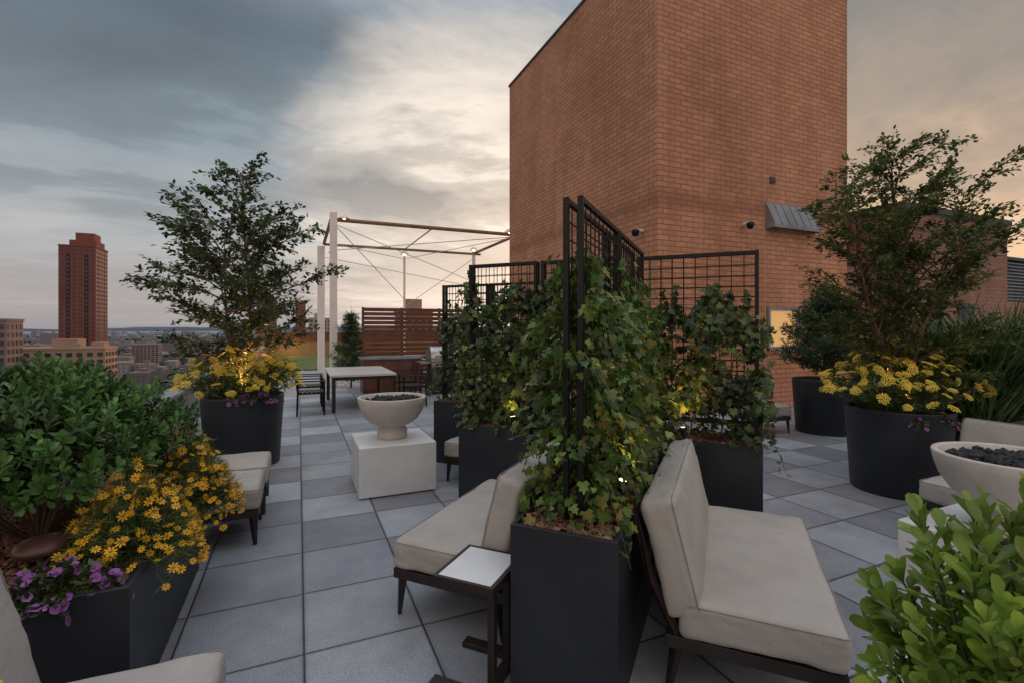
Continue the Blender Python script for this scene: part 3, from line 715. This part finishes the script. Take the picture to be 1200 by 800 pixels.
box_planter('graphite trellis planter left of the nearest one, inner of two in line', AB(4.22, mid(-1.47, -.93)), RB, .72, .47, PH_, (-.34, .34, 2.27), TG)
box_planter('graphite trellis planter left of the nearest one, outer of two in line', AB(4.2, -1.94), RB, .72, .47, PH_, (-.34, .34, 2.27), TG)
box_planter('farthest graphite trellis planter, left one of the far pair', AB(5.33, -2.98), RB, .66, .47, PH_, (-.31, .31, 2.2), TG)
box_planter('farthest graphite trellis planter, right one of the far pair', AB(5.33, -2.3), RB, .66, .47, PH_, (-.31, .31, 2.2), TG)
box_planter('large graphite box planter in the left foreground full of shrubs and flowers', (-1.15, 3.18), 0, 1.04, 1.5, .6, None)
box_planter('graphite box planter holding the foreground leafy shrub at bottom right', (1.50, .48), 0, .7, .6, .55, None)
box_planter('graphite box planter holding yarrow at bottom left', (-.6, 1.1), 0, .6, .55, .55, None)
box_planter('graphite box planter under the tall grass at the right edge', (7.0, 2.75), 0, 1.3, .6, .7, None)
def round_planter(label, loc):
    t = thing('round_planter', label, 'planter', loc, 0, 'round graphite planters')
    MB().lathe([(0, .001), (.40, .001), (.405, .01), (.455, .83), (.457, .845), (.437, .845), (.432, .76), (.4, .75)], 96).build('pot', M['graphite'], t, smooth=True)
    mulch(t, .43, 0, .78, True)
LP = W((285-600)/567*5.95, 5.95); RP = W(452/567*4.99, 4.99); EP = (7.75, 5.1)
round_planter('round graphite planter at the left under the tall tree', LP)
round_planter('round graphite planter at the right with yellow yarrow', RP)
round_planter('round graphite planter further back holding the evergreen', EP)

# ---------------------------------------------------------------- plants
def tree(label, loc, H, cb, Rm, nprim, m, size, seed, stems=3, nleaf=13, lean=(0, 0), prof=None, elr=(18, 42), lv=(.45, 1.2), step=1, spr=.10, hs=(.62, .85)):
    rnd = random.Random(seed); t = thing('small_tree', label, 'tree', loc, 0, None)
    tk = MB(); tw = MB(); P = []; T = []
    def pf(q):
        for (a, va), (b, vb) in zip(prof, prof[1:]):
            if q <= b: return va+(vb-va)*(q-a)/(b-a)
        return prof[-1][1]
    for s in range(stems):
        a0 = s*2*PI/stems+rnd.random(); sp_ = Rm*(spr if s else .0); Hs = H*(1 if s == 0 else rnd.uniform(*hs))
        pts = []; n = 9
        for i in range(n+1):
            q = i/n
            pts.append(Vector((math.cos(a0)*(.03+sp_*q*1.8)+lean[0]*q+.05*math.sin(q*5+s), math.sin(a0)*(.03+sp_*q*1.8)+lean[1]*q+.04*math.cos(q*6+s), Hs*q)))
        tk.tube(pts, [max(.004, (.028 if s == 0 else .02)*(1-.85*i/n)) for i in range(n+1)], 7)
        npr = nprim if s == 0 else int(nprim*.55)
        for k in range(npr):
            q = cb+(1-cb)*(k+.5)/npr; f = q*n; i0 = min(int(f), n-1); o = pts[i0].lerp(pts[i0+1], f-i0)
            qq = (q-cb)/(1-cb)
            L = Rm*pf(q*Hs/H)*rnd.uniform(*lv); az = k*2.4+s*1.3+rnd.uniform(-.6, .6); el = R(rnd.uniform(*elr)+25*qq)
            d = Vector((math.cos(az)*math.cos(el), math.sin(az)*math.cos(el), math.sin(el)))
            bp = [o+d*L*u+Vector((0, 0, -.14*L*u*u)) + Vector((rnd.uniform(-1, 1), rnd.uniform(-1, 1), rnd.uniform(-1, 1)))*.04*L for u in (0, .25, .5, .75, 1)]
            tw.tube(bp, [.010, .008, .006, .004, .002], 4, False)
            ns = max(5, int(L*15*step))
            for j in range(ns):
                u = .2+.8*(j+rnd.random()*.6)/ns; f2 = min(u, .999)*4; ii = int(f2); oo = bp[ii].lerp(bp[ii+1], f2-ii)
                a2 = az+rnd.choice((-1, 1))*rnd.uniform(.25, 1.1); e2 = R(rnd.uniform(-12, 40)); l2 = rnd.uniform(.12, .32)*(.6+Rm*.35)*(1.15-.45*u)
                d2 = Vector((math.cos(a2)*math.cos(e2), math.sin(a2)*math.cos(e2), math.sin(e2)))
                tip = oo+d2*l2; tw.tube([oo, tip], [.003, .0012], 3, False)
                for _ in range(nleaf):
                    w_ = rnd.uniform(.1, 1.08); p = oo.lerp(tip, w_)+Vector((rnd.gauss(0, .022), rnd.gauss(0, .022), rnd.gauss(0, .015)))
                    P.append(p); T.append(d2+Vector((rnd.gauss(0, .6), rnd.gauss(0, .6), rnd.gauss(-.1, .4))))
    tk.build('trunk', M['barkm'], t, smooth=True); tw.build('branches', M['barkm'], t)
    P = np.array(P); T = np.array(T); n = len(P)
    scat('crown', OVAL, P, T, rv(n, .5)+np.array([0, 0, 1.0]), rng.uniform(.6, 1.15, n)*size, m, t)
    return t
tree('tall airy multi-stem tree growing from the round planter at left', (LP[0], LP[1], .78), 2.85, .17, 1.45, 32, M['tree'], .064, 31, 3, 17, (.0, .05),
     [(0, .7), (.25, .95), (.5, .85), (.7, .62), (.88, .36), (1, .12)], (8, 40), (.5, 1.08), 1.15, .14, (.6, .82))
tree('feathery green multi-stem tree growing from the round planter at right', (RP[0], RP[1], .78), 2.6, .12, 1.15, 26, M['treer'], .050, 8, 5, 26, (.0, 0),
     [(0, .7), (.3, .95), (.6, .95), (.78, .75), (.9, .5), (1, .18)], (15, 55), (.35, 1.15), 1.15, .24, (.65, .98))

def shrub(name, label, cat, loc, lobes, ntip, k, size, m, tm=SPOON, spread=.9, inner=.25, stems=40, base=(0, 0, 0)):
    t = thing(name, label, cat, loc)
    P = []; T = []; N = []; S = []; st = MB()
    vol = np.array([l[3]*l[4]*l[5] for l in lobes])**.66; vol /= vol.sum()
    for i in range(ntip):
        l = lobes[rng.choice(len(lobes), p=vol)]
        d = rng.normal(0, 1, 3); d[2] = abs(d[2])*1.0-.25*rng.random(); d /= np.linalg.norm(d)
        rr = rng.uniform(.55, 1.06) if rng.random() < inner+.2 else rng.uniform(.86, 1.15)
        p = np.array(l[:3])+d*np.array(l[3:])*rr
        ax = d*.8+np.array([0, 0, .6])+rng.normal(0, .25, 3); ax /= np.linalg.norm(ax)
        if i < stems: st.tube([base, tuple(np.array(l[:3])*.6+p*.3), tuple(p)], [.009, .006, .002], 4, False)
        else: st.tube([tuple(p-ax*size*2.2), tuple(p)], [.0025, .0015], 3, False)
        u = np.cross(ax, [.3, .5, .81]); u /= np.linalg.norm(u); v = np.cross(ax, u)
        for j in range(k):
            a = j*2.4+rng.random()*.5; ring = u*math.cos(a)+v*math.sin(a); h = j/k
            T.append(ax*(.35+.75*h)+ring*spread*(1.1-.6*h)+rng.normal(0, .12, 3)); N.append(ax*1.0-ring*.5+rng.normal(0, .15, 3))
            P.append(p-ax*size*1.6*(1-h)+rng.normal(0, .003, 3)); S.append(size*rng.uniform(.75, 1.2))
    st.build('stems', M['vine'], t); scat('foliage', tm, P, T, N, S, m, t)
    return t
shrub('evergreen_shrub', 'dense glossy green shrub filling the left foreground planter', 'shrub', (-1.2, 3.2, .55),
      [(-.1, .2, .44, .50, .55, .45), (.24, .40, .40, .36, .44, .36), (-.35, -.25, .38, .42, .4, .36), (.12, -.2, .40, .36, .36, .34), (-.2, .7, .34, .4, .3, .34), (.02, .12, .62, .30, .32, .32), (-.22, .3, .6, .26, .28, .26)], 1450, 11, .052, M['shrub'])
# foreground shrub with long separate leafy stems
def sprigs(label, loc, tips, m, size):
    t = thing('leafy_shrub', label, 'shrub', loc); st = MB(); P = []; T = []; N = []; S = []
    rnd = random.Random(4)
    for (x, y, z_) in tips:
        b = Vector((rnd.uniform(-.08, .08), rnd.uniform(-.08, .08), 0)); tip = Vector((x, y, z_)); m_ = b.lerp(tip, .5)+Vector((x*.12, y*.12, .04))
        pts = [b, b.lerp(m_, .6), m_, m_.lerp(tip, .55)+Vector((0, 0, .02)), tip]; st.tube(pts, [.008, .006, .005, .0035, .002], 5, False)
        nl = 24
        for j in range(nl):
            q = .42+.58*j/(nl-1); f = min(q, .999)*4; i0 = int(f); p = pts[i0].lerp(pts[i0+1], f-i0); ax = (pts[i0+1]-pts[i0]).normalized()
            u = ax.cross(Vector((.3, .5, .8))).normalized(); v = ax.cross(u); a = j*2.4+rnd.random()*.4; ring = u*math.cos(a)+v*math.sin(a)
            op = 1.0 if j < nl-5 else .45
            T.append(tuple(ax*(.65+.4*(1-op))+ring*op+Vector((rnd.gauss(0, .12), rnd.gauss(0, .12), rnd.gauss(.05, .12))))); N.append(tuple(ax-ring*.5)); P.append(tuple(p)); S.append(size*rnd.uniform(.6, 1.15))
    st.build('stems', M['stem'], t); scat('foliage', SPOON, P, T, N, S, m, t)
tips = []; rnd = random.Random(12)
for i in range(60):
    a = rnd.random()*2*PI; q = math.sqrt(rnd.random()); tips.append((.30*q*math.cos(a), .24*q*math.sin(a), .72-.42*q*q+rnd.uniform(-.12, .07)))
sprigs('bright green spoon-leaved shrub filling the bottom right corner before the camera', (1.50, .58, .54), tips, M['fore'], .070)

def herb_mound(name, label, cat, loc, r, h, nst, flower, fsize, nf, fm, lm, leaf=NARROW, lsize=.05, nl=14, tip_up=True, droop=.2, centre=None, dome=.45):
    t = thing(name, label, cat, loc)
    st = MB(); P = []; T = []; FP = []; FT = []; FN = []
    for i in range(nst):
        a = rng.random()*2*PI; q = math.sqrt(rng.random()); tx, ty = r[0]*q*math.cos(a), r[1]*q*math.sin(a)
        hh = h*rng.uniform(.6, 1.08)*(1-dome*q*q); b = Vector((tx*.35, ty*.35, 0)); tip = Vector((tx, ty, hh-droop*q*q))
        m_ = b.lerp(tip, .5)+Vector((0, 0, .12*hh)); st.tube([b, m_, tip], [.004, .003, .0018], 3, False)
        for j in range(nl):
            w_ = rng.uniform(.15, .97); p = b.lerp(m_, w_*2) if w_ < .5 else m_.lerp(tip, w_*2-1)
            P.append(tuple(p)); T.append((rng.normal(0, .8), rng.normal(0, .8), rng.normal(.4, .5)))
        if i < nf: FP.append(tuple(tip)); FN.append((tx/r[0]*.5+rng.normal(0, .25)-.05, ty/r[1]*.5-.35+rng.normal(0, .25), 1.0 if tip_up else .7)); FT.append(tuple(rng.normal(0, 1, 3)))
    st.build('stems', M['stem'], t); n = len(P)
    scat('foliage', leaf, P, T, rv(n), rng.uniform(.6, 1.2, n)*lsize, lm, t)
    n = len(FP)
    fs = rng.uniform(.6, 1.15, n)*fsize
    scat('flowers', flower, FP, FT, FN, fs, fm, t)
    if centre: scat('flower_centres', DCEN, FP, FT, FN, fs*1.1, centre, t)
    return t
herb_mound('yarrow_plant', 'yellow flat-topped yarrow around the left tree in its round planter', 'flowers', (LP[0], LP[1], .79), (.74, .70), .66, 190, YARROW, .058, 160, M['yellow'], M['fine'], NARROW, .09, 22, True, .10)
herb_mound('yarrow_plant', 'yellow flat-topped yarrow around the right tree in its round planter', 'flowers', (RP[0], RP[1], .79), (.80, .72), .68, 230, YARROW, .054, 200, M['yellow'], M['fine'], NARROW, .09, 22, True, .10)
herb_mound('yarrow_plant', 'pale yellow yarrow heads poking into the bottom left corner', 'flowers', (-.50, 1.17, .53), (.15, .13), .47, 40, YARROW, .022, 36, M['yellow'], M['fine'], NARROW, .045, 12, True, .03, None, .2)
herb_mound('petunia_plant', 'purple petunias trailing over the rim of the left round planter', 'flowers', (LP[0]+.12, LP[1]-.34, .80), (.36, .20), .12, 90, PETUNIA, .028, 70, M['purple'], M['fine'], OVAL, .04, 10, False, .08)
herb_mound('petunia_plant', 'purple petunias trailing over the rim of the right round planter', 'flowers', (RP[0]-.1, RP[1]-.34, .80), (.36, .20), .10, 60, PETUNIA, .024, 34, M['purple'], M['fine'], OVAL, .04, 10, False, .16)
herb_mound('petunia_plant', 'purple petunias at the front rim of the left foreground planter', 'flowers', (-.90, 2.50, .57), (.27, .16), .14, 110, PETUNIA, .021, 85, M['purple'], M['fine'], OVAL, .035, 12, False, .08)
herb_mound('coreopsis_plant', 'golden daisy-like coreopsis at the near end of the left foreground planter', 'flowers', (-.74, 2.90, .55), (.31, .40), .42, 460, DAISY, .023, 330, M['daisy'], M['fine'], NEEDLE, .07, 32, False, .22, M['daisyc'])
herb_mound('coreopsis_plant', 'golden daisy-like coreopsis at the planter end next to the lounge chairs', 'flowers', (-.66, 3.60, .55), (.33, .44), .46, 500, DAISY, .023, 400, M['daisy'], M['fine'], NEEDLE, .07, 32, False, .28, M['daisyc'])

def ivy(label, loc, rz, x0, x1, zb, zt, n, size, m, seed, thick=.11, spill=.1, rag=.18, shoots=26, hang=0, gap=-.12):
    t = thing('ivy_plant', label, 'climbing plant', loc, rz); rnd = random.Random(seed)
    P = []; T = []; N = []; st = MB()
    while len(P) < n:
        x = rnd.uniform(x0-.1, x1+.1); z_ = zb-.02+(zt+.25-zb)*rnd.random()
        top = zt+rag*noise.noise(Vector((x*3.1+seed, 0, 0)))*2.2
        if z_ > top: continue
        dn = noise.noise(Vector((x*4, z_*4, seed)))
        if dn < gap-.1*rnd.random() and rnd.random() < .9: continue
        q = (z_-zb)/(zt-zb); th = thick*(1.2-.55*q)+.09*noise.noise(Vector((x*5, z_*5, seed+9)))
        sgn = rnd.choice((-1, 1)); y = sgn*abs(rnd.gauss(0, 1))*th
        if abs(y) > thick*2.3: continue
        ex = 0
        if x < x0: ex = -1
        if x > x1: ex = 1
        P.append((x, y, z_)); N.append((ex*1.0+rnd.gauss(0, .5), sgn*1.0+rnd.gauss(0, .5), .45+rnd.gauss(0, .35))); T.append((rnd.gauss(0, .6), sgn*.3+rnd.gauss(0, .35), -.7+rnd.gauss(0, .5)))
    for k in range(int(shoots*(x1-x0))):     # loose shoots
        x = rnd.uniform(x0-.08, x1+.05); z_ = rnd.uniform(zb+.1, zt); sg = rnd.choice((-1, 1)); d = Vector((rnd.uniform(-.8, .5), sg*rnd.uniform(.3, 1), rnd.uniform(-.4, .8))).normalized()
        o = Vector((x, sg*thick*.6, z_)); L = rnd.uniform(.12, .34)+spill; pts = [o+d*L*u+Vector((0, 0, -.7*L*u*u)) for u in (0, .33, .66, 1)]
        st.tube(pts, [.003, .0025, .002, .001], 3, False)
        for j in range(12):
            f = j/12*3; i0 = min(int(f), 2); p = pts[i0].lerp(pts[i0+1], f-i0); P.append(tuple(p+Vector((rnd.gauss(0, .012), rnd.gauss(0, .012), 0)))); N.append((rnd.gauss(0, .4), sg*.4, 1+rnd.gauss(0, .3))); T.append((rnd.gauss(0, .7), rnd.gauss(0, .5), rnd.gauss(-.3, .5)))
    for k in range(int(7*(x1-x0))):     # thin tendrils climbing the bare grid above
        x = rnd.uniform(x0, x1); z_ = zt-.15; pts = [Vector((x, rnd.choice((-.04, .04)), z_))]
        for i in range(4): pts.append(pts[-1]+Vector((rnd.uniform(-.05, .05), 0, rnd.uniform(.05, .11))))
        st.tube(pts, [.003, .0025, .002, .0015, .001], 3, False)
        for j in range(14):
            f = j/14*4; i0 = min(int(f), 3); p = pts[i0].lerp(pts[i0+1], f-i0); P.append(tuple(p)); N.append((rnd.gauss(0, .4), math.copysign(1, p.y), .4)); T.append((rnd.gauss(0, .7), rnd.gauss(0, .4), rnd.gauss(0, .6)))
    for k in range(hang):     # strands hanging over the rim
        x = rnd.uniform(x0-.12, x1); sg = rnd.choice((-1, 1)); y = sg*rnd.uniform(.12, .22)
        pts = [Vector((x, y*.6, zb+.3)), Vector((x-.04, y*1.1, zb+.18)), Vector((x-.06, sg*.27, zb+.04)), Vector((x-.05+rnd.uniform(-.06, .06), sg*.275, zb-rnd.uniform(.02, .10)))]
        st.tube(pts, [.003, .0025, .002, .001], 3, False)
        for j in range(12):
            f = j/12*3; i0 = min(int(f), 2); p = pts[i0].lerp(pts[i0+1], f-i0); P.append(tuple(p)); N.append((rnd.gauss(0, .4), sg*.8, .7+rnd.gauss(0, .3))); T.append((rnd.gauss(0, .7), rnd.gauss(0, .4), rnd.gauss(-.5, .4)))
    for k in range(int(9*(x1-x0))+2):
        x = rnd.uniform(x0, x1); pts = []
        for i in range(9): pts.append((x, rnd.uniform(-.03, .03), zb-.02+(zt-zb)*i/8)); x += rnd.uniform(-.06, .06)
        st.tube(pts, [.007*(1-.08*i) for i in range(9)], 4, False)
    st.build('stems', M['vine'], t); n_ = len(P)
    scat('foliage', IVY, P, T, N, np.array([rnd.uniform(.45, 1.25) for _ in range(n_)])*size, m, t)
    return t
IZ = PH_+.01
ivy('large-leaved ivy climbing the nearest trellis above its planter', AB(2.535, -.655), RA, -.36, .50, IZ, 1.84, 2300, .056, M['ivy'], 1, .12, .08, .24, 70, 5, -.04)
ivy('ivy on the trellis directly behind the nearest planter', AB(3.56, -.655), RA, -.5, .5, IZ, 1.88, 2100, .056, M['ivy'], 2, .11, .04, .22, 40, 0, -.06)
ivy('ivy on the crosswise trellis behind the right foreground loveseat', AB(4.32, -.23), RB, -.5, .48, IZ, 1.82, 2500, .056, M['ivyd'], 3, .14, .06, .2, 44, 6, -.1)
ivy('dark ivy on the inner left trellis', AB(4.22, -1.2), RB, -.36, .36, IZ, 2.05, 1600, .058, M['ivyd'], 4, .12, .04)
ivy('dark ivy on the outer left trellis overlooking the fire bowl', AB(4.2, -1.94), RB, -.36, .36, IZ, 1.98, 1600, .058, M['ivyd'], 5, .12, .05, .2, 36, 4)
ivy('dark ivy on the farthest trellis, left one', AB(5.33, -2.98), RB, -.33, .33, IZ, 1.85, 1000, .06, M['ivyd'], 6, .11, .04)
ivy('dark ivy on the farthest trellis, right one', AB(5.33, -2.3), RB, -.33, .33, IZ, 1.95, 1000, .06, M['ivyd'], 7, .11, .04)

# evergreen
def evergreen(label, loc, H, Rr, nb):
    t = thing('evergreen_bush', label, 'shrub', loc); P = []; T = []; st = MB()
    st.tube([(0, 0, 0), (.02, 0, H*.5), (0, .02, H)], [.03, .02, .004], 6)
    for i in range(nb):
        q = (i/nb); z_ = H*(.08+.9*q); az = i*2.4; L = Rr*(1-q)**.7*rng.uniform(.6, 1.25)+.08
        d = np.array([math.cos(az), math.sin(az), rng.uniform(.15, .6)]); o = np.array([0, 0, z_*.9]); tip = o+d*L
        st.tube([tuple(o), tuple(tip)], [.006, .002], 3, False)
        for j in range(int(30+90*L)):
            w_ = rng.uniform(.1, 1.0); c = o+d*L*w_+rng.normal(0, .045, 3)
            for _ in range(4): P.append(c); T.append(d*.6+rng.normal(0, .6, 3)+np.array([0, 0, .3]))
    st.build('trunk', M['barkm'], t); n = len(P)
    scat('foliage', NARROW, P, T, rv(n), rng.uniform(.05, .10, n), M['pine'], t)
evergreen('bushy evergreen in the far round planter before the brick tower', (EP[0], EP[1], .78), 1.6, .68, 60)
evergreen('dark green shrub standing beside the slatted screen', (1.35, 14.3, 0), 2.3, .5, 60)
# grass
t = thing('tall_grass', 'clump of tall arching grass above the loveseat at the right edge', 'grass plant', (7.0, 2.75, .65))
n = 4200; a = rng.random(n)*2*PI; P = np.stack([rng.uniform(-.6, .6, n), rng.uniform(-.25, .25, n), np.zeros(n)], 1)
T = np.stack([np.cos(a)*rng.uniform(.05, .7, n), np.sin(a)*rng.uniform(.05, .7, n), np.ones(n)], 1); N = np.stack([-np.cos(a), -np.sin(a), np.ones(n)*.8], 1)*-1
scat('blades', BLADE, P, T, -N, rng.uniform(.7, 1.45, n), M['grassb'], t)
g = MB(); g.lathe([(0, .0), (.2, .0), (.1, .05), (0, .06)], 12); g.build('root_clump', M['soil'], t)
# brown mushroom lamp
p = W((50-600)/567*2.15, 2.15)
t = thing('mushroom_lamp', 'unlit brown mushroom-shaped garden lamp among the shrub stems of the left planter', 'lamp', (p[0], p[1], .55))
MB().lathe([(0, .0), (.02, .0), (.02, .12), (.0, .12)], 12).build('stem', M['coping'], t)
MB().lathe([(0, .115), (.095, .115), (.103, .125), (.10, .145), (.075, .165), (.035, .178), (0, .18)], 32).build('cap', M['brown'], t, smooth=True)

# uplights
def uplight(label, loc, aim, power):
    t = thing('uplight', label, 'lamp', loc, 0, 'small planter uplights')
    MB().tube([(0, 0, -.05), (0, 0, .03)], .006, 6).build('stake', M['black'], t)
    d = Vector(aim).normalized(); MB().tube([Vector((0, 0, .03)), Vector((0, 0, .03))+d*.07], [.02, .026], 12).build('lamp_head', M['black'], t)
    MB().tube([Vector((0, 0, .03))+d*.0705, Vector((0, 0, .03))+d*.073], [.02, .02], 12).build('lens', M['lamp'], t)
    l = bpy.data.lights.new('uplight_bulb', 'SPOT'); l.energy = power; l.color = (1, .52, .16); l.spot_size = R(100); l.spot_blend = .7; l.shadow_soft_size = .03
    o = bpy.data.objects.new('uplight_bulb', l); COL.objects.link(o); o.parent = t; o.location = Vector((0, 0, .03))+d*.085; o.rotation_euler = d.to_track_quat('-Z', 'Y').to_euler()
uplight('tiny uplight in the left round planter', (LP[0]+.06, LP[1]-.16, .80), (-.08, .15, 1), 85)
uplight('tiny uplight in the right round planter', (RP[0]-.05, RP[1]-.16, .80), (0, .15, 1), 65)
q = AB(4.10, -.3); uplight('tiny uplight under the crosswise ivy trellis', (q[0], q[1], .76), (.1, .2, 1), 24)
q = AB(2.55, -.50); uplight('tiny uplight in the nearest ivy planter', (q[0], q[1], .76), (.1, -.1, 1), 6)
q = AB(4.0, -1.75); uplight('tiny uplight in the outer left ivy planter', (q[0], q[1], .76), (.0, .2, 1), 14)
l = bpy.data.lights.new('wall_glow', 'POINT'); l.energy = 30; l.color = (1, .6, .2); l.shadow_soft_size = .2
o = bpy.data.objects.new('wall_glow', l); COL.objects.link(o); o.location = (-.4, 30.8, .7)
